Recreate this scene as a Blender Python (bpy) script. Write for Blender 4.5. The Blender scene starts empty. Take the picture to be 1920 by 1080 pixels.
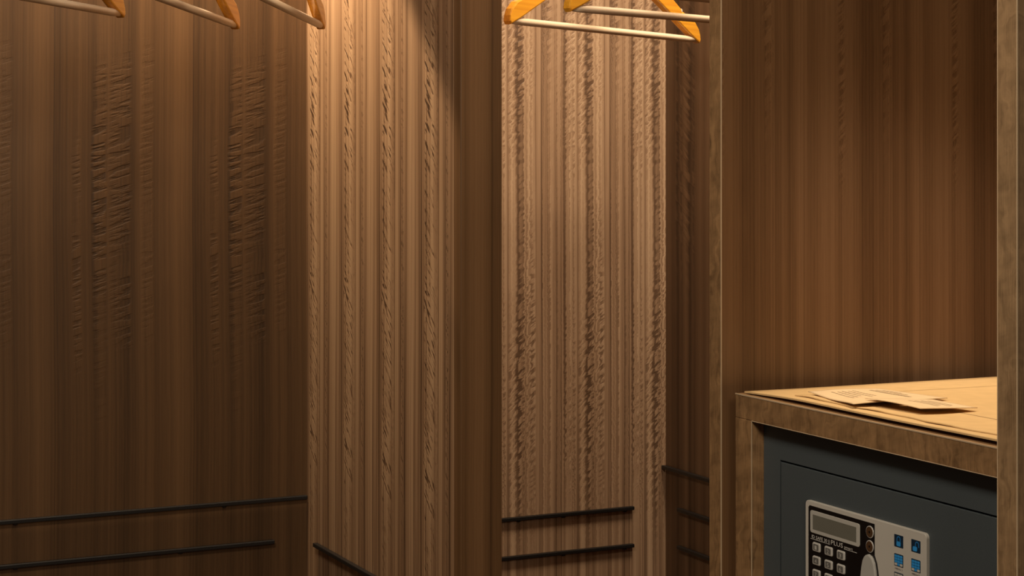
import bpy, bmesh, math, random
from mathutils import Vector, Matrix
random.seed(7)
S = bpy.context.scene
C = S.collection
ZC = 1.45                       # eye height above the floor

# ------------------------------------------------------------------ camera, world, lights, exposure
YAW = math.radians(25.627)
cam = bpy.data.cameras.new('camera'); cam.sensor_width = 36; cam.lens = 3400/1920*36
cam.shift_y = -231/1920; cam.clip_start = 0.05
co = bpy.data.objects.new('camera', cam); C.objects.link(co)
co.location = (0, 0, ZC); co.rotation_euler = (math.radians(90), 0, -YAW)
S.camera = co

w = bpy.data.worlds.new('world'); S.world = w; w.use_nodes = True
w.node_tree.nodes['Background'].inputs[0].default_value = (1.0, 0.80, 0.60, 1)
w.node_tree.nodes['Background'].inputs[1].default_value = 0.07

def lamp(name, kind, loc, target, power, color, **kw):
    d = bpy.data.lights.new(name, kind); d.energy = power; d.color = color
    for k, v in kw.items(): setattr(d, k, v)
    o = bpy.data.objects.new(name, d); C.objects.link(o); o.location = loc
    o.rotation_euler = (Vector(target)-Vector(loc)).to_track_quat('-Z', 'Y').to_euler()
    return o
WARM = (1.0, 0.76, 0.50)
lamp('hanging_bay_spot', 'SPOT', (0.765, 2.655, ZC+.66), (0.765, 2.655, 0), 47, WARM,
     spot_size=math.radians(84), spot_blend=0.08, shadow_soft_size=0.02)
lamp('corner_bay_light', 'AREA', (1.46, 2.08, ZC+0.92), (1.36, 2.40, ZC-.2), 16, (1.0, 0.81, 0.58), shape='RECTANGLE', size=0.22, size_y=0.40)
lamp('niche_spot', 'SPOT', (1.46, 1.52, ZC+1.0), (1.22, 1.37, ZC-.24), 72, WARM,
     spot_size=math.radians(32), spot_blend=0.8, shadow_soft_size=0.03)
lamp('room_lamp', 'AREA', (0.0, 1.0, ZC+1.0), (0.95, 1.7, 1.0), 17, (1.0, 0.86, 0.68), shape='DISK', size=0.4)
lamp('room_lamp', 'AREA', (0.1, -1.3, 2.35), (1.1, 2.2, 0.9), 16, (1.0, 0.84, 0.64), shape='DISK', size=0.7)
lamp('added_glow_spot', 'SPOT', (-.3, .30, 2.35), (1.30, 1.62, ZC-.135), 90, (1.0, 0.92, 0.86),  # added lamp with no known fixture, makes the glow on the niche panel
     spot_size=math.radians(10), spot_blend=1.0, shadow_soft_size=0.05)

vs = S.view_settings
S.display_settings.display_device = 'sRGB'
vs.view_transform = 'Standard'; vs.look = 'None'; vs.gamma = 1; vs.exposure = 0.0; vs.use_curve_mapping = False

# ------------------------------------------------------------------ materials
class N:
    def __init__(s, name):
        s.m = bpy.data.materials.new(name); s.m.use_nodes = True
        s.t = s.m.node_tree; s.b = s.t.nodes['Principled BSDF']
    def new(s, ty, **kw):
        n = s.t.nodes.new(ty)
        for k, v in kw.items(): setattr(n, k, v)
        return n
    def put(s, sock, v):
        if isinstance(v, bpy.types.NodeSocket): s.t.links.new(v, sock)
        else: sock.default_value = v
    def math(s, op, a, b=0.0, c=None, clamp=False):
        n = s.new('ShaderNodeMath', operation=op, use_clamp=clamp)
        s.put(n.inputs[0], a); s.put(n.inputs[1], b)
        if c is not None: s.put(n.inputs[2], c)
        return n.outputs[0]
    def add(s, a, b): return s.math('ADD', a, b)
    def mul(s, a, b): return s.math('MULTIPLY', a, b)
    def noise(s, x, y, z=0.0, detail=2.0, rough=0.5):
        v = s.new('ShaderNodeCombineXYZ'); s.put(v.inputs[0], x); s.put(v.inputs[1], y); s.put(v.inputs[2], z)
        n = s.new('ShaderNodeTexNoise'); n.inputs['Scale'].default_value = 1
        n.inputs['Detail'].default_value = detail; n.inputs['Roughness'].default_value = rough
        s.t.links.new(v.outputs[0], n.inputs['Vector']); return n.outputs['Fac']
    def smooth(s, v, lo, hi, a=0.0, b=1.0):
        n = s.new('ShaderNodeMapRange', interpolation_type='SMOOTHSTEP')
        s.put(n.inputs[0], v)
        for i, q in enumerate((lo, hi, a, b)): n.inputs[i+1].default_value = q
        return n.outputs[0]
    def ramp(s, v, stops):
        n = s.new('ShaderNodeValToRGB'); e = n.color_ramp.elements
        while len(e) < len(stops): e.new(0.5)
        for q, (p, c) in zip(e, stops): q.position = p; q.color = (*c, 1)
        s.put(n.inputs[0], v); return n.outputs[0]
    def bump(s, h, dist, strength=1.0):
        n = s.new('ShaderNodeBump'); n.inputs['Strength'].default_value = strength
        n.inputs['Distance'].default_value = dist
        s.put(n.inputs['Height'], h); s.t.links.new(n.outputs[0], s.b.inputs['Normal'])
    def xyz(s):
        tc = s.new('ShaderNodeTexCoord'); sp = s.new('ShaderNodeSeparateXYZ')
        s.t.links.new(tc.outputs['Object'], sp.inputs[0]); return sp.outputs

def veneer(name, leaf, phase=0.0, light=(.42, .25, .135), mid=(.27, .148, .074), dark=(.11, .056, .027),
           a=(1.0, .9, .5), freq=(45, 150, 520), strips=(), chat=0.02, chat_f=(25, 95, 0.0), chat_tone=0.8, crisp=(.40, .62),
           zfade=None, zband=1.3, seed=0.0, rough=.42, bump=.00025, spec=.4, bias=0.0, wave=.010, gain=1.0, tooth=.010, mrange=(.36, .56, .15)):
    """Figured ribbon-stripe veneer laid in repeating vertical leaves of width «leaf».
    strips: (centre, half width, cross-figure strength, tone) of the figured ribbons inside each leaf."""
    n = N(name); X, Y, Z = n.xyz()
    s_ = n.add(n.add(X, Y), phase)
    wv = n.mul(n.add(n.noise(n.mul(Z, 1.6), seed+3.1), -.5), wave)
    s2 = n.add(s_, wv)
    k = n.math('FLOOR', n.math('DIVIDE', s2, leaf))
    t = n.math('SUBTRACT', s2, n.mul(k, leaf))
    zc = n.add(n.mul(Z, chat_f[1]), n.mul(t, chat_f[2]*chat_f[1]))
    raw = n.noise(n.mul(t, chat_f[0]), zc, seed+9, 2.0, .5)
    cn = n.add(n.smooth(raw, *crisp), -.5)
    ragged = n.mul(n.add(n.noise(n.mul(Z, 14), seed+60, 0, 2), -.5), .010)
    mk, tone = 0.0, 0.0
    for (t0, hw, amp, tn) in strips:
        g = n.smooth(n.math('ABSOLUTE', n.add(n.add(t, ragged), -t0)), hw*.55, hw, 1.0, 0.0)
        mk = n.math('MAXIMUM', mk, n.mul(g, amp))
        if tn:
            q = n.smooth(n.math('ABSOLUTE', n.add(n.add(t, n.mul(cn, tooth)), -t0)), hw*.35, hw*.5, 1.0, 0.0)
            tone = n.math('ADD', tone, n.mul(q, tn))
    mod = n.smooth(n.noise(n.mul(Z, zband), n.mul(t, 9), seed*1.7+20.0, 2), *mrange, 1.0)
    if zfade: mod = n.mul(mod, n.smooth(Z, zfade[0], zfade[1]))
    mk = n.mul(mk, mod); tone = n.mul(tone, mod)
    t2 = n.add(t, n.mul(n.mul(cn, mk), chat))
    n1 = n.add(n.noise(n.mul(t2, freq[0]), n.mul(Z, .25), seed, 1.0), -.5)
    n2 = n.add(n.noise(n.mul(t2, freq[1]), n.mul(Z, .35), seed+5, 3.0, .65), -.5)
    n3 = n.add(n.noise(n.mul(t2, freq[2]), n.mul(Z, 1.2), seed+11, 1.0), -.5)
    wn = n.new('ShaderNodeTexWhiteNoise', noise_dimensions='1D'); n.put(wn.inputs['W'], n.add(k, seed+.5))
    pores = n.add(n.noise(n.mul(s2, 1500), n.mul(Z, 22), seed, 0), -.5)
    val = n.add(n.add(n.mul(n1, a[0]*1.6*gain), n.mul(n2, a[1]*1.5*gain)), n.mul(n3, a[2]*1.2*gain))
    val = n.add(val, n.mul(n.mul(cn, mk), chat_tone))
    val = n.add(val, tone)
    val = n.add(val, n.mul(n.add(wn.outputs['Value'], -.5), .07))
    val = n.add(n.add(val, n.mul(pores, .20)), .5+bias)
    edge = n.math('MINIMUM', t, n.math('SUBTRACT', leaf, t))         # hairline where two leaves meet
    val = n.math('SUBTRACT', val, n.smooth(edge, .0002, .0009, .20, 0.0))
    col = n.ramp(val, [(0.12, dark), (0.46, mid), (0.86, light)])
    n.put(n.b.inputs['Base Color'], col)
    n.put(n.b.inputs['Roughness'], n.math('MULTIPLY_ADD', val, -.10, rough+.05))
    n.b.inputs['Specular IOR Level'].default_value = spec
    n.bump(n.add(val, n.mul(n.mul(cn, mk), 1.5)), bump)
    return n.m

def plain(name, col, rough=.5, metal=0.0, spec=.5, var=.06, scale=40, bump=0.0, coat=0.0):
    n = N(name); X, Y, Z = n.xyz()
    f = n.noise(n.mul(X, scale), n.mul(Y, scale), n.mul(Z, scale), 4)
    lo = tuple(c*(1-var) for c in col); hi = tuple(min(1, c*(1+var)) for c in col)
    n.put(n.b.inputs['Base Color'], n.ramp(f, [(.3, lo), (.7, hi)]))
    n.b.inputs['Roughness'].default_value = rough; n.b.inputs['Metallic'].default_value = metal
    n.b.inputs['Specular IOR Level'].default_value = spec; n.b.inputs['Coat Weight'].default_value = coat
    n.b.inputs['Coat Roughness'].default_value = .15
    if bump: n.bump(f, bump)
    return n.m

def grainwood(name, dark, light, rough=.35, coat=.3, f=(6, 260, 260), bump=0.0):
    """Straight-grained solid wood, grain along local X."""
    n = N(name); X, Y, Z = n.xyz()
    g = n.noise(n.mul(X, f[0]), n.mul(Y, f[1]), n.mul(Z, f[2]), 3)
    n.put(n.b.inputs['Base Color'], n.ramp(g, [(.3, dark), (.68, light)]))
    n.b.inputs['Roughness'].default_value = rough; n.b.inputs['Coat Weight'].default_value = coat
    n.b.inputs['Coat Roughness'].default_value = .2
    if bump: n.bump(g, bump)
    return n.m

def edgewood(name, dark=(.11, .058, .024), light=(.36, .205, .092), fx=14, fz=70, seed=0.0):
    """Cabinet edge veneer: short mottled cross figure."""
    n = N(name); X, Y, Z = n.xyz(); s_ = n.add(X, Y)
    d = n.mul(n.add(n.noise(n.mul(s_, 40), n.mul(Z, 30), seed, 3), -.5), .05)
    g = n.noise(n.mul(n.add(s_, d), 110), n.mul(Z, 9), seed+4, 3, .6)
    c = n.noise(n.mul(s_, fx*2), n.mul(n.add(Z, n.mul(s_, .3)), fz), seed+8, 3, .6)
    q = n.noise(n.mul(s_, 900), n.mul(Z, 30), seed, 1)
    v = n.add(n.add(n.mul(g, .55), n.mul(c, .35)), n.mul(q, .25))
    n.put(n.b.inputs['Base Color'], n.ramp(v, [(.38, dark), (.75, light)]))
    n.b.inputs['Roughness'].default_value = .45; n.bump(v, .0002)
    return n.m

M = {}
M['back'] = veneer('veneer_back_shaded', .2135, phase=-3.3276+.02, light=(.150, .080, .035), mid=(.093, .048, .020), dark=(.038, .019, .007),  # darkened below the other veneers to put the left bay's shade into colour
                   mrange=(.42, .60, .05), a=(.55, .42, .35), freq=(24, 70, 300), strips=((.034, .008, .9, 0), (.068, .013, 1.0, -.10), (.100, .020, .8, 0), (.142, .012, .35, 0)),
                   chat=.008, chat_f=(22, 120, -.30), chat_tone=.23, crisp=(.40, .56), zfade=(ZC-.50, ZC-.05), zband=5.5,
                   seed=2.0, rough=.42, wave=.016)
M['corner_back'] = veneer('veneer_corner_back', .1325, phase=-4.1138, light=(.56, .385, .25), mid=(.345, .215, .130), dark=(.14, .080, .046),
                   a=(.9, 1.05, .55), freq=(40, 95, 420), strips=((.097, .019, 1.0, -.26), (.064, .014, .9, -.14), (.022, .012, .8, -.13), (.122, .011, .9, -.16), (.043, .008, .5, .08)),
                   chat=.007, chat_f=(55, 125, -.70), chat_tone=.16, crisp=(.38, .60), zband=1.6, zfade=(ZC-.75, ZC-.35), seed=7.0, wave=.004, tooth=.013)
M['divider'] = veneer('veneer_divider', .156, phase=-.0255, light=(.47, .30, .175), mid=(.285, .165, .090), dark=(.075, .038, .018),
                   a=(.55, 1.05, 1.15), freq=(19, 70, 330), strips=((.078, .021, 1.0, -.16), (.018, .006, .25, 0), (.055, .004, .2, -.12)),
                   chat=.005, chat_f=(55, 120, -1.0), mrange=(.34, .54, .35), chat_tone=.72, crisp=(.36, .50), zband=4.5, zfade=(ZC-.62, ZC-.42), seed=13.0, wave=.006)
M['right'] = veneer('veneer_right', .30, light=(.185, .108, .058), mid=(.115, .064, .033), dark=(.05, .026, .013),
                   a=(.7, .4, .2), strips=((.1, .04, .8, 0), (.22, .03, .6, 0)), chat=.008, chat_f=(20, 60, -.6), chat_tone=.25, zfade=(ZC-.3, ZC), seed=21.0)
M['niche'] = veneer('veneer_niche', .155, light=(.225, .120, .056), mid=(.150, .076, .033), dark=(.075, .035, .014),
                   a=(.55, .45, .32), freq=(50, 140, 700), strips=((.05, .006, 1.0, .05), (.11, .008, 1.0, 0)), chat=.004, chat_f=(60, 130, -.8), chat_tone=.22, zband=1.2,
                   zfade=(ZC-.08, ZC+.08), seed=31.0, rough=.36, bump=.00012, wave=.004)
M['end'] = veneer('veneer_end', .5, light=(.20, .106, .048), mid=(.135, .069, .029), dark=(.07, .034, .013),
                   a=(.6, .4, .25), freq=(60, 170, 600), seed=37.0, rough=.4)
M['edge'] = edgewood('edge_veneer')
M['post'] = edgewood('post_veneer', (.15, .088, .042), (.36, .225, .115), seed=6.0)
M['black'] = plain('black_metal', (.012, .011, .011), .38, 0.0, .5)
M['steel'] = plain('steel', (.62, .60, .57), .28, 1.0)
M['safe'] = plain('slate_paint', (.060, .073, .080), .48, 0, .45, .05, 900, .00006)
M['dark'] = plain('dark_gap', (.008, .008, .009), .8)
M['grey'] = plain('grey_plate', (.50, .47, .42), .42, 0, .4, .02)
M['lever'] = plain('lever_grey', (.40, .39, .36), .38, 0, .4, .02)
M['kblack'] = plain('keypad_black', (.006, .005, .005), .3, 0, .4)
M['bezel'] = plain('bezel_grey', (.44, .42, .38), .4, 0, .4, .02)
M['lcd'] = plain('lcd_glass', (.15, .145, .12), .18, 0, .5, .03, coat=.5)
M['key'] = plain('chrome_key', (.62, .60, .56), .25, .25, .6)
M['keyface'] = plain('key_face', (.13, .125, .115), .25, 0, .6)
M['print'] = plain('white_print', (.62, .60, .56), .5)
M['ink'] = plain('dark_ink', (.03, .03, .04), .6)
M['bronze'] = plain('bronze_button', (.16, .085, .04), .35, .6)
M['navy'] = plain('navy_print', (.006, .022, .045), .4, 0, .4)
M['blue'] = plain('blue_print', (.03, .27, .66), .4, 0, .4)
M['deepblue'] = plain('deep_blue_print', (.02, .16, .42), .4, 0, .4)
M['kraft'] = plain('kraft_paper', (.62, .42, .20), .75, 0, .25, .05, 60, .0001)
M['card'] = plain('pale_card', (.72, .54, .33), .7, 0, .25, .04, 60)
M['faint'] = plain('brown_ink', (.30, .21, .12), .7)
M['crease'] = plain('crease_line', (.16, .09, .035), .8)
M['orange'] = grainwood('varnished_orange_wood', (.74, .29, .022), (.93, .44, .035), .28, .4)
M['beech'] = grainwood('beech', (.72, .54, .36), (.86, .70, .52), .45, .1)
M['wax'] = plain('white_plastic', (.80, .76, .62), .4)
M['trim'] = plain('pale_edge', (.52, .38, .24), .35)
M['floor'] = plain('floor_wood', (.12, .065, .033), .4, 0, .4, .15, 6)
M['ceil'] = plain('ceiling_wood', (.12, .065, .033), .5, 0, .4, .1, 6)

# ------------------------------------------------------------------ mesh helpers
def obj(name, bm, mats, parent=None, loc=None):
    me = bpy.data.meshes.new(name); bm.normal_update(); bm.to_mesh(me); bm.free()
    for m in (mats if isinstance(mats, (list, tuple)) else [mats]): me.materials.append(M[m] if isinstance(m, str) else m)
    o = bpy.data.objects.new(name, me); C.objects.link(o)
    if parent: o.parent = parent
    if loc: o.location = loc
    return o
def tag(o, label, cat, group=None):
    o['label'] = label; o['category'] = cat
    if group: o['group'] = group
    return o
def thing(name, label, cat, loc, rot=(0, 0, 0), group=None):
    o = bpy.data.objects.new(name, None); C.objects.link(o); o.empty_display_size = .05
    o.location = loc; o.rotation_euler = rot
    return tag(o, label, cat, group)
def struct(o): o['kind'] = 'structure'; return o
def merge(bm, b2, mi=0):
    for f in b2.faces: f.material_index = mi
    me = bpy.data.meshes.new('tmp'); b2.to_mesh(me); b2.free(); bm.from_mesh(me); bpy.data.meshes.remove(me)
def box(lo, hi, bev=0.0, bm=None, mi=0, seg=2):
    b = bmesh.new(); bmesh.ops.create_cube(b, size=1)
    c = [(p+q)/2 for p, q in zip(lo, hi)]; d = [abs(q-p) for p, q in zip(lo, hi)]
    for v in b.verts: v.co = Vector([c[i]+v.co[i]*d[i] for i in range(3)])
    if bev: bmesh.ops.bevel(b, geom=b.edges[:], offset=bev, segments=seg, profile=.5, affect='EDGES')
    if bm is None: 
        for f in b.faces: f.material_index = mi
        return b
    merge(bm, b, mi); return bm
def prism(pts, d0, d1, to3, bm=None, mi=0, bev=0.0):
    """2-D outline (a, b) swept from depth d0 to d1; to3(a, b, d) gives the point."""
    b = bmesh.new()
    f = b.faces.new([b.verts.new(to3(p[0], p[1], d0)) for p in pts])
    r = bmesh.ops.extrude_face_region(b, geom=[f])
    for v in [g for g in r['geom'] if isinstance(g, bmesh.types.BMVert)]:
        i = v.co.copy(); v.co = v.co + (Vector(to3(0, 0, d1))-Vector(to3(0, 0, d0)))
    bmesh.ops.recalc_face_normals(b, faces=b.faces[:])
    if bev:
        top = Vector(to3(0, 0, d1))-Vector(to3(0, 0, d0)); top.normalize()
        es = [e for e in b.edges if all(abs((v.co-Vector(to3(0, 0, d1))).dot(top)) < 1e-6 for v in e.verts)]
        bmesh.ops.bevel(b, geom=es, offset=bev, segments=2, profile=.5, affect='EDGES')
    if bm is None:
        for q in b.faces: q.material_index = mi
        return b
    merge(bm, b, mi); return bm
def tube(path, r, seg=14, bm=None, mi=0):
    b = bmesh.new(); P = [Vector(p) for p in path]; rings = []
    for i, p in enumerate(P):
        d = (P[min(i+1, len(P)-1)]-P[max(i-1, 0)]).normalized()
        u = d.cross(Vector((0, 1, 0)) if abs(d.y) < .9 else Vector((1, 0, 0))).normalized(); v = d.cross(u)
        rr = r[i] if isinstance(r, (list, tuple)) else r
        rings.append([b.verts.new(p+rr*(math.cos(2*math.pi*k/seg)*u+math.sin(2*math.pi*k/seg)*v)) for k in range(seg)])
    for a_, c_ in zip(rings, rings[1:]):
        for k in range(seg): b.faces.new((a_[k], a_[(k+1) % seg], c_[(k+1) % seg], c_[k])).smooth = True
    b.faces.new(rings[0][::-1]); b.faces.new(rings[-1])
    bmesh.ops.recalc_face_normals(b, faces=b.faces[:])
    if bm is None:
        for f in b.faces: f.material_index = mi
        return b
    merge(bm, b, mi); return bm
def rrect(x0, y0, x1, y1, r, n=5):
    out = []
    for cx, cy, a0 in ((x1-r, y1-r, 0), (x0+r, y1-r, 90), (x0+r, y0+r, 180), (x1-r, y0+r, 270)):
        for i in range(n+1):
            a_ = math.radians(a0+90*i/n); out.append((cx+r*math.cos(a_), cy+r*math.sin(a_)))
    return out
def circle(cx, cy, r, n=24, ry=None):
    return [(cx+r*math.cos(2*math.pi*i/n), cy+(ry or r)*math.sin(2*math.pi*i/n)) for i in range(n)]
def text_bm(s, size, to3, depth, width=None, x0=0.0, y0=0.0):
    """Raised lettering: built from Blender's own font, placed by to3(a, b, d)."""
    cu = bpy.data.curves.new('t', 'FONT'); cu.body = s; cu.size = size; cu.resolution_u = 2
    o = bpy.data.objects.new('t', cu); C.objects.link(o); bpy.context.view_layer.update()
    me = bpy.data.meshes.new_from_object(o.evaluated_get(bpy.context.evaluated_depsgraph_get()))
    bpy.data.objects.remove(o); bpy.data.curves.remove(cu)
    b = bmesh.new(); b.from_mesh(me); bpy.data.meshes.remove(me)
    xs = [v.co.x for v in b.verts]; k = width/(max(xs)-min(xs)) if width else 1; m0 = min(xs)
    for v in b.verts: v.co = Vector(to3(x0+(v.co.x-m0)*k, y0+v.co.y, depth))
    return b

# ------------------------------------------------------------------ the setting
XB0, YB, XR = -.15, 2.75, 1.618          # back wall plane, right wall plane
struct(obj('floor', box((-3, -1.5, -.06), (3, 3.0, 0)), 'floor'))
struct(obj('ceiling', box((-.17, 1.10, ZC+1.05), (1.66, 2.79, ZC+1.09)), 'ceil'))
wb = bmesh.new()
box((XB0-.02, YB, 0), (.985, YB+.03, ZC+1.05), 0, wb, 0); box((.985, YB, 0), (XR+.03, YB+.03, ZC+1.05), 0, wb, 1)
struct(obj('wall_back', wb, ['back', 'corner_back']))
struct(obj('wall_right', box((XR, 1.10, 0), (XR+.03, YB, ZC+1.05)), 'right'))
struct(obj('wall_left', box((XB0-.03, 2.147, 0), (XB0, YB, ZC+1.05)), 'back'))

# divider between the two hanging bays
XD0, XD1, YF = .956, 1.0155, 2.147
dv = thing('wardrobe_divider', 'tall wooden wardrobe partition with striped veneer side and plain front edge', 'partition', (XD0, YF, 0))
obj('side_panel', box((0, .022, 0), (XD1-XD0, YB-YF, ZC+1.05)), 'divider', dv)
obj('front_edge', box((0, 0, 0), (XD1-XD0, .022, ZC+1.05), .0012), 'end', dv)['label'] = 'plain smooth front edge board'

# niche unit that holds the safe box
XN = 1.023
nc = thing('niche_unit', 'tall open wooden wardrobe niche around the safe box', 'cabinet', (XN, 1.1090, 0))
def nl(x0, y0, z0, x1, y1, z1, bev=0.0): return box((x0-XN, y0-1.1090, z0), (x1-XN, y1-1.1090, z1), bev)
obj('side_panel', nl(XN+.0006, 1.6242, 0, 1.60, 1.6475, ZC+1.05, .0006), 'niche', nc)
obj('edge_strip', nl(XN, 1.6245, 0, XN+.0008, 1.6472, ZC+1.05), 'edge', nc)
obj('side_panel', nl(.9706, 1.1090, 0, 1.60, 1.1310, ZC+1.05, .0006), 'niche', nc)
obj('edge_strip', nl(.9700, 1.1092, 0, .9708, 1.1308, ZC+1.05), 'post', nc)
obj('front_board', nl(.9706, 1.1082, 0, 1.60, 1.1090, ZC+1.05), 'post', nc)
obj('back_panel', nl(1.60, 1.1090, 0, 1.617, 1.6475, ZC+1.05), 'niche', nc)
obj('shelf', nl(XN+.002, 1.1310, ZC-.605, 1.60, 1.6242, ZC-.58, .001), 'end', nc)

# wooden box around the safe
ZT = ZC-.2369; HB = ZC-.58
hx = thing('safe_box', 'open fronted wooden box around the grey safe, brown paper on top', 'box', (XN, 1.1320, HB))
Y0, Y1 = 0.0, 1.5964-1.1320
zt = ZT-HB
obj('top_board', box((0, Y0, zt-.025), (.56, Y1, zt), .0009), 'edge', hx)
obj('side_board', box((0, Y1-.0301, .025), (.56, Y1, zt-.025), .0007), 'edge', hx)
obj('side_board', box((0, Y0, .025), (.56, Y0+.0301, zt-.025), .0007), 'edge', hx)
obj('bottom_board', box((0, Y0, 0), (.56, Y1, .025), .0007), 'edge', hx)
obj('back_board', box((.552, Y0+.0301, .025), (.56, Y1-.0301, zt-.025)), 'end', hx)

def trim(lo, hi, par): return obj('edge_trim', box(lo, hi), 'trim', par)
trim((-.0004, Y0, zt-.0011), (.0008, Y1, zt+.0002), hx)                                # thin pale line round the front edges
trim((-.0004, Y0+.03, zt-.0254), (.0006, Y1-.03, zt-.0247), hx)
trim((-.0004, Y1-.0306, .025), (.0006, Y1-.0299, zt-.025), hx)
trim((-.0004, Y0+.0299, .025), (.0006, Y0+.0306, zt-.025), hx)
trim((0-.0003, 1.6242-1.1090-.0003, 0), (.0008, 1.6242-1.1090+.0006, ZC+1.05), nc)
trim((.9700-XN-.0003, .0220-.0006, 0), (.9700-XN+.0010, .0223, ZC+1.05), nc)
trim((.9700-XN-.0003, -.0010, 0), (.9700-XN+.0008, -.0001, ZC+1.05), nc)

# ------------------------------------------------------------------ the safe
XS = 1.0377
SB = HB+.025
sf = thing('hotel_safe', 'slate grey electronic safe set inside the wooden box', 'safe', (XS, 1.39, SB))
def sl(x0, y0, z0, x1, y1, z1): return (x0-XS, y0-1.39, z0-SB), (x1-XS, y1-1.39, z1-SB)
ft, fb, yl, yr = ZC-.2645, SB, 1.5657, 1.1626           # body outline
dt, db, dl, dr = ZC-.2997, SB+.030, 1.5350, 1.1926      # door opening (right stile behind the near post)
b = bmesh.new()
box(*sl(XS+.012, yr, fb, XS+.30, yl, ft), .002, b)
for q in (sl(XS, yr, dt+.0014, XS+.014, yl, ft), sl(XS, yr, fb, XS+.014, yl, db-.0014),
          sl(XS, dl+.0014, db-.0014, XS+.014, yl, dt+.0014), sl(XS, yr, db-.0014, XS+.014, dr-.0014, dt+.0014)):
    box(*q, 0, b)
obj('body', b, 'safe', sf)
obj('door', box(*sl(XS-.0003, dr+.0006, db+.0006, XS+.0118, dl-.0006, dt-.0006), .0006), 'safe', sf)
# keypad plate: a runs right along the door, b runs up, d comes out of the door
KY, KZ = 1.4864, ZC-.3297
def k3(a, b, d): return (-.0003-d, KY-a-1.39, KZ+b-SB)
kp = obj('keypad', prism(rrect(0, -.118, .1866, 0, .0045), 0, .0036, k3, bev=.0006), 'grey', sf)
kp['label'] = 'light grey keypad plate'
lev_h = [(-.0339, 0.0), (-.0352, .0040), (-.0375, .0066), (-.0412, .0088), (-.048, .0106), (-.0564, .0120), (-.075, .0135), (-.095, .0135), (-.104, .0105), (-.108, .005), (-.109, 0)]
LC = .1040
blk = [(.0053, -.0065), (.0073, -.0045), (.1115, -.0045), (.1115, -.0335)]
blk += [(LC+h+.0024, z+.001) for z, h in lev_h[3:-1]] + [(LC, -.1125), (.0053, -.1125)]
pb = prism(blk, .0036, .0037, k3)
obj('black_panel', pb, 'kblack', kp)
bz = bmesh.new()
prism(rrect(.0090, -.0305, .0890, -.0086, .0026), .0037, .0044, k3, bm=bz, bev=.0004)
obj('display_frame', bz, 'bezel', kp)
obj('display', prism(rrect(.0136, -.0268, .0840, -.0124, .0003), .0044, .0045, k3), 'lcd', kp)
lv = bmesh.new()
pts = [(LC-h, z) for z, h in lev_h] + [(LC+h, z) for z, h in lev_h[::-1] if h > 0]
prism(pts, .0037, .0062, k3, bm=lv, bev=.0012)
obj('turn_lever', lv, 'lever', kp)['label'] = 'grey drop shaped turning lever'
for cb in (-.0131, -.0266):
    o = bmesh.new()
    prism(circle(.1045, cb, .0058, 28), .0037, .0044, k3, bm=o, mi=0, bev=.0004)
    prism(circle(.1045, cb, .0050, 28), .0044, .0046, k3, bm=o, mi=1)
    prism(circle(.1045, cb, .0012, 16), .0046, .0047, k3, bm=o, mi=2)
    obj('round_button', o, ['key', 'bronze', 'kblack'], kp)['label'] = 'round bronze button with chrome ring'
keys = ['1', '2', '3', '4', '5', '6', '7', '8', '9', 'C', '0', 'E']
for i, ch in enumerate(keys):
    a = .0196+.0200*(i % 3); c = -.0435-.01315*(i//3)
    o = bmesh.new()
    prism(rrect(a-.0063, c-.0044, a+.0063, c+.0044, .0018, 4), .0037, .0050, k3, bm=o, mi=0, bev=.0010)
    prism(rrect(a-.0043, c-.0029, a+.0043, c+.0029, .0010, 3), .0050, .0051, k3, bm=o, mi=1)
    merge(o, text_bm(ch, .0056, k3, .0053, .0034, a-.0017, c-.0022), 0)
    obj('key', o, ['key', 'keyface'], kp)
t = bmesh.new()
merge(t, text_bm('ID SAFE 30 E', .0046, k3, .0038, .0300, .0110, -.0358))
merge(t, text_bm('PLUS', .0062, k3, .0038, .0190, .0430, -.0362))
merge(t, text_bm('smart', .0036, k3, .0038, .0135, .0642, -.0358))
for a0, a1 in ((.009, .041), (.0638, .0842)):
    prism([(a0, -.0369), (a1, -.0369), (a1, -.0365), (a0, -.0365)], .0037, .0038, k3, bm=t)
obj('lettering', t, 'print', kp)['label'] = 'white lettering SAFE 30 E PLUS'
def icon(a, c, kind):
    o = bmesh.new(); hw, hh = .0065, .0056
    prism(rrect(a-hw, c-hh, a+hw, c+hh, .0006, 2), .0036, .0038, k3, bm=o, mi=0)
    if kind < 2:                                # padlock, closed or swung open
        off = 0 if kind == 0 else -.0011
        prism(rrect(a-.0030+off, c-.0046, a+.0030+off, c-.0004, .0012, 3), .0038, .0040, k3, bm=o, mi=1)
        cx = a+off if kind == 0 else a+.0019
        arc = [(cx+math.cos(q)*.0023, c-.0008+.0026+math.sin(q)*.0022) for q in [math.pi*i/10 for i in range(11)]]
        arc = [(cx+.0023, c-.0006)] + arc + ([(cx-.0023, c-.0006)] if 1 else [])
        for p, q in zip(arc, arc[1:]):
            d = Vector((q[0]-p[0], q[1]-p[1])).normalized(); n_ = Vector((-d.y, d.x))*.0005
            prism([(p[0]-n_.x, p[1]-n_.y), (q[0]-n_.x, q[1]-n_.y), (q[0]+n_.x, q[1]+n_.y), (p[0]+n_.x, p[1]+n_.y)], .0038, .0040, k3, bm=o, mi=2)
    else:                                       # little keypad diagram
        for r in range(4):
            for q in range(3):
                x, y = a+(q-1)*.0039, c+.0036-r*.0025
                mi = 3 if (kind == 3 or (r == 3 and q != 1)) else 1
                prism(rrect(x-.00175, y-.00105, x+.00175, y+.00105, .0003, 2), .0038, .0040, k3, bm=o, mi=mi)
    x = obj('icon', o, ['navy', 'blue', 'deepblue', 'grey'], kp)
    x['label'] = ['blue closed padlock symbol', 'blue open padlock symbol', 'blue keypad symbol', 'black and grey keypad symbol'][kind]
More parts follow.
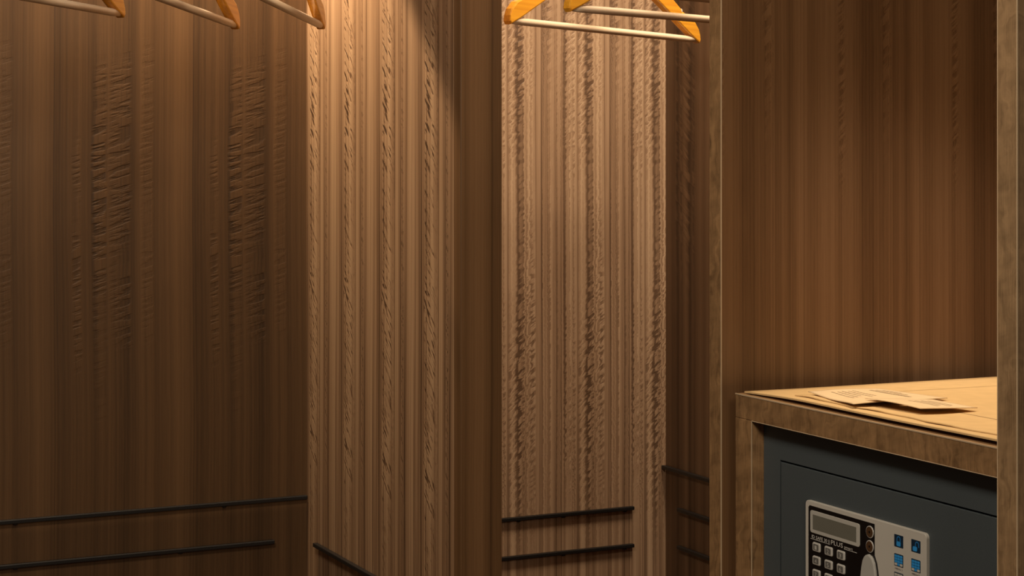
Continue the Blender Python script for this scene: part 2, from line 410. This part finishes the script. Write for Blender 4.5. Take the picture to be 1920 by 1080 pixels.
for a, c, kind in ((.1473, -.0137, 0), (.1720, -.0137, 1), (.1473, -.0312, 2), (.1720, -.0312, 2), (.1473, -.0482, 3), (.1720, -.0482, 2)):
    icon(a, c, kind)
t = bmesh.new()
merge(t, text_bm('MENU 1', .0022, k3, .0038, .0105, .1420, -.0400))
merge(t, text_bm('MENU 2', .0022, k3, .0038, .0105, .1667, -.0400))
obj('lettering', t, 'ink', kp)['label'] = 'tiny dark lettering under the keypad symbols'

# ------------------------------------------------------------------ kraft papers on the box
def sheet(name, edge_u, nu, nv, height, thick, mat, label, cat, group=None, origin=(1.2, 1.4), zbase=ZT):
    """A thin curved paper sheet: edge_u(u, v) -> (x, y), height(u, v) -> lift above zbase."""
    b = bmesh.new(); up, dn = [], []
    for i in range(nu+1):
        ru, rd = [], []
        for j in range(nv+1):
            u, v = i/nu, j/nv; x, y = edge_u(u, v); h = height(u, v)
            ru.append(b.verts.new((x-origin[0], y-origin[1], h+thick))); rd.append(b.verts.new((x-origin[0], y-origin[1], h)))
        up.append(ru); dn.append(rd)
    for i in range(nu):
        for j in range(nv):
            b.faces.new((up[i][j], up[i+1][j], up[i+1][j+1], up[i][j+1])).smooth = True
            b.faces.new((dn[i][j], dn[i][j+1], dn[i+1][j+1], dn[i+1][j])).smooth = True
    for i in range(nu):
        b.faces.new((up[i][0], dn[i][0], dn[i+1][0], up[i+1][0])); b.faces.new((up[i][nv], up[i+1][nv], dn[i+1][nv], dn[i][nv]))
    for j in range(nv):
        b.faces.new((up[0][j], up[0][j+1], dn[0][j+1], dn[0][j])); b.faces.new((up[nu][j], dn[nu][j], dn[nu][j+1], up[nu][j+1]))
    bmesh.ops.recalc_face_normals(b, faces=b.faces[:])
    return tag(obj(name, b, mat, None, (origin[0], origin[1], zbase)), label, cat, group)
def lerp(p, q, t): return tuple(a+(c-a)*t for a, c in zip(p, q))
def quad(p00, p10, p11, p01): return lambda u, v: lerp(lerp(p00, p10, u), lerp(p01, p11, u), v)
def ss(t): t = max(0, min(1, t)); return t*t*(3-2*t)

# lower bag: u runs into the niche (x), v runs from the far end towards the camera
def low_xy(u, v): return (1.0295+.001*math.sin(9*v)+u*.36, lerp((1.5895,), (1.5805,), u)[0]+(1.1450-1.5895)*v)
def low_h(u, v): return .0003+.0032*ss(1-u/.22)*ss(.25+v*3)
sheet('kraft_bag', low_xy, 40, 30, low_h, .0016, 'kraft', 'large brown kraft paper bag lying flat on the safe box', 'paper bag')
ZL = lambda u, v: low_h(u, v)+.0016
def up_xy(u, v):
    y = 1.522-.014*u+(1.1500-1.522)*v
    return (1.0445+.0022*math.sin(17*v+.6)+.0012*math.sin(41*v)+u*.32, y)
def up_h(u, v):
    x, y = up_xy(u, v); lu = (x-1.0295)/.36; lv = (1.5895-y)/.4445
    return ZL(max(lu, 0), max(0, lv))+.0002+.0006*max(0, math.sin(23*v))*ss(1-u/.08)
ub = sheet('kraft_bag', up_xy, 40, 40, up_h, .0009, 'kraft', 'second brown kraft paper bag, on the larger one and under the cards', 'paper bag', zbase=ZT)
def stroke(p, q, wd, hfun, b):
    n_ = 10
    d = Vector((q[0]-p[0], q[1]-p[1])).normalized(); s_ = Vector((-d.y, d.x))*wd/2; prev = None
    for i in range(n_+1):
        x, y = lerp(p, q, i/n_); z = hfun(x, y)+.00012
        c_ = (b.verts.new((x+s_.x-1.2, y+s_.y-1.4, z)), b.verts.new((x-s_.x-1.2, y-s_.y-1.4, z)))
        if prev: b.faces.new((prev[0], c_[0], c_[1], prev[1]))
        prev = c_
def up_top(x, y):
    v = (1.522-y)/.372; return up_h((x-1.0445)/.32, v)+.0009
cb = bmesh.new()
stroke((1.121, 1.372), (1.121, 1.245), .0012, up_top, cb)
obj('fold_line', cb, 'crease', ub)

# two small printed cards with lifted corners
A = [(1.0677, 1.5306), (1.0377, 1.4126), (1.1683, 1.4360), (1.1528, 1.5269)]
ZA = [.0069, .0100, .0064, .0069]
def bil(z, u, v): return (z[0]*(1-u)+z[1]*u)*(1-v)+(z[3]*(1-u)+z[2]*u)*v
aq = quad(*A)
def a_h(u, v): return .0049+(bil(ZA, u, v)-.0057)*(ss(abs(u-.45)*2.0)*.5+.5)*ss(1.1-v*.9)+.0010*math.sin(math.pi*v)
oa = sheet('info_card', aq, 16, 16, a_h, .0006, 'card', 'pale printed paper card with lifted front corner on the kraft bags', 'card', 'printed cards on the kraft bags')
B = [(1.0651, 1.4319), (1.0727, 1.3572), (1.1413, 1.3589), (1.1340, 1.4164)]
ZB = [.0108, .0096, .0062, .0078]
bq = quad(*B)
def b_h(u, v): return bil(ZB, u, v)
def b_h2(u, v):
    return bil(ZB, u, v)+.0012*math.sin(math.pi*u)*(1-v)
ob = sheet('info_card', bq, 12, 12, b_h2, .0006, 'card', 'smaller pale paper card, nearer the front, overlapping the other card', 'card', 'printed cards on the kraft bags')
def print_lines(quadf, hf, rows, b, thick=.0006):
    for (v, u0, u1, wd) in rows:                    # rows of small print, a broken stroke per row
        u = u0
        while u < u1-.01:
            e = min(u1, u+random.uniform(.02, .06)); n_ = 2; prev = None
            for i in range(n_+1):
                uu = u+(e-u)*i/n_; pr = []
                for vv in (v-wd, v+wd):
                    x, y = quadf(uu, vv); pr.append(b.verts.new((x-1.2, y-1.4, hf(uu, vv)+thick+.00012)))
                if prev: b.faces.new((prev[0], pr[0], pr[1], prev[1]))
                prev = pr
            u = e+.013
pb = bmesh.new()
print_lines(aq, a_h, [(.22+.07*i, .16+.02*(i % 2), .62-.05*(i % 3), .011) for i in range(5)], pb)
print_lines(aq, a_h, [(.74, .16, .80, .022), (.82, .16, .66, .014), (.88, .20, .5, .012)], pb)
obj('small_print', pb, 'faint', oa)
pb = bmesh.new()
print_lines(bq, b_h2, [(.46+.10*i, .25, .85-.1*(i % 2), .016) for i in range(4)], pb)
obj('small_print', pb, 'faint', ob)

# ------------------------------------------------------------------ hangers and rails
def hanger(L, loc, ang, tilt, label, group):
    """Wooden suit hanger; local x along the trouser bar, z up, bar at z = 0."""
    H = L/2
    t = thing('coat_hanger', label, 'hanger', loc, (0, tilt, ang), group)
    out = [(H-.003, -.0055), (H+.0005, -.001), (H-.0008, .007), (H-.005, .0165), (H-.016, .027), (H-.051, .0412), (H-.0555, .0405), (H-.059, .0460),
           (H-.078, .057), (H-.13, .084), (H-.18, .104), (.030, .122), (0, .125)]
    low = [(0, .096), (.035, .094), (H-.18, .077), (H-.13, .056), (H-.075, .029), (H-.028, .0055)]
    for sg in (-1, 1):
        pts = [(sg*a, b_) for a, b_ in out+low]
        bb = prism(pts if sg > 0 else pts[::-1], -.0065, .0065, lambda a, b_, d: (a, d, b_))
        es = [e for e in bb.edges if abs(e.verts[0].co.y-e.verts[1].co.y) < 1e-6 and abs(abs(e.verts[0].co.y)-.0065) < 1e-6]
        bmesh.ops.bevel(bb, geom=es, offset=.0022, segments=2, profile=.5, affect='EDGES')
        obj('arm', bb, 'orange', t)
        obj('notch_pin', prism(circle(sg*(H-.0555), .0430, .0032, 12), -.0045, .0045, lambda a, b_, d: (a, d, b_)), 'wax', t)
    obj('trouser_bar', tube([(-H+.008, 0, .001), (-H+.03, 0, 0), (H-.03, 0, 0), (H-.008, 0, .001)], .0052, 16), 'beech', t)
    hook = [(0, 0, .125), (0, 0, .150)]+[(0+.019*math.sin(q), 0, .171+0-.019*math.cos(q)) for q in [math.pi*i/10 for i in range(0, 15)]]
    hook = [(0, 0, .125), (0, 0, .150)]+[(.0185*math.sin(q), 0, .1700-.0185*math.cos(q)) for q in [.35+math.pi*i/12 for i in range(0, 14)]]
    obj('hook', tube(hook, .0018, 8), 'steel', t)
    return t
def place(F, d, L, z, tilt, label, group):
    d = Vector(d).normalized(); c_ = Vector(F)-d*(L/2)
    hanger(L, (c_.x, c_.y, ZC+z), math.atan2(d.y, d.x), tilt, label, group)
place((.5728, 2.3902), (.644, .765), .44, .2000, 0.0, 'leftmost wooden hanger in the left bay, furthest from the partition', 'wooden hangers in the left bay')
place((.731, 2.394), (.587, .810), .44, .2000, .0455, 'middle of the three wooden hangers in the left bay', 'wooden hangers in the left bay')
place((.858, 2.406), (.515, .857), .44, .1995, .0205, 'wooden hanger in the left bay next to the striped partition', 'wooden hangers in the left bay')
place((1.5251, 2.4915), (.4465, .2260), .5004, .2000, 0.0, 'lowest-looking wooden hanger right of the partition, both bar ends visible', 'wooden hangers in the corner bay')
place((1.0593+.952*.5, 2.0484+.306*.5), (.952, .306), .5, .2000, 0.0, 'wooden hanger in the corner bay in front of the fully visible one', 'wooden hangers in the corner bay')
place((1.30+.969*.25, 1.932+.247*.25), (.969, .247), .5, .2040, 0.0, 'nearest hanger in the corner bay, only a bit of its bar showing at top', 'wooden hangers in the corner bay')
RZ = ZC+.2+.1885-.0025-.0105
tag(obj('hanging_rail', tube([(XB0, 2.218, RZ), (XD0, 2.218, RZ)], .0105, 16), 'steel'), 'steel hanging rail holding the three hangers of the left bay', 'rail')
tag(obj('hanging_rail', tube([(1.300, 1.6475, RZ), (1.300, YB, RZ)], .0105, 16), 'steel'), 'steel hanging rail holding the hangers of the corner bay', 'rail')

# ------------------------------------------------------------------ black metal strips on the panels
def strip(p, q, nrm, label, studs):
    """Slim bar from p to q (same height) standing off a wall along nrm."""
    P, Q, n_ = Vector(p), Vector(q), Vector(nrm); d = (Q-P).normalized(); L = (Q-P).length
    t = thing('metal_strip', label, 'strip', P)
    def loc(s0, s1, h0, h1, z0, z1):
        a_ = d*s0+n_*h0; c_ = d*s1+n_*h1
        return (min(a_.x, c_.x), min(a_.y, c_.y), z0), (max(a_.x, c_.x), max(a_.y, c_.y), z1)
    obj('bar', box(*loc(0, L, .0015, .0095, -.0032, .0032), .0012), 'black', t)
    for s_ in studs:
        obj('stud', box(*loc(s_-.003, s_+.003, 0, .0045, -.0062, -.001), .0008), 'black', t)
zs = (ZC-.5290, ZC-.5950, ZC-.6600)
back_n, left_n = (0, -1, 0), (-1, 0, 0)
strip((-.12, YB, zs[0]), (.9545, YB, zs[0]), back_n, 'upper black metal strip across the left back wall', (.30, .62, .94))
strip((-.12, YB, zs[1]), (.900, YB, zs[1]), back_n, 'lower black metal strip across the left back wall, ending short', (.30, .62, .87))
strip((XD0, 2.6950, zs[1]), (XD0, 2.20, zs[1]), left_n, 'black metal strip on the striped side of the partition', (.06, .40))
strip((1.07, YB, zs[1]), (1.5504, YB, zs[1]), back_n, 'upper black metal strip on the corner bay back wall', (.26, .345, .465))
strip((1.07, YB, zs[2]), (1.5504, YB, zs[2]), back_n, 'lower black metal strip on the corner bay back wall', (.22, .345, .465))
strip((XR, YB-.001, zs[0]), (XR, 1.72, zs[0]), left_n, 'topmost black metal strip on the dark right wall, from the corner', (.4, .9))
strip((XR, 2.6977, zs[1]), (XR, 1.72, zs[1]), left_n, 'middle black metal strip on the dark right wall', (.4, .9))
strip((XR, 2.6977, zs[2]), (XR, 1.72, zs[2]), left_n, 'lowest black metal strip on the dark right wall', (.4, .9))
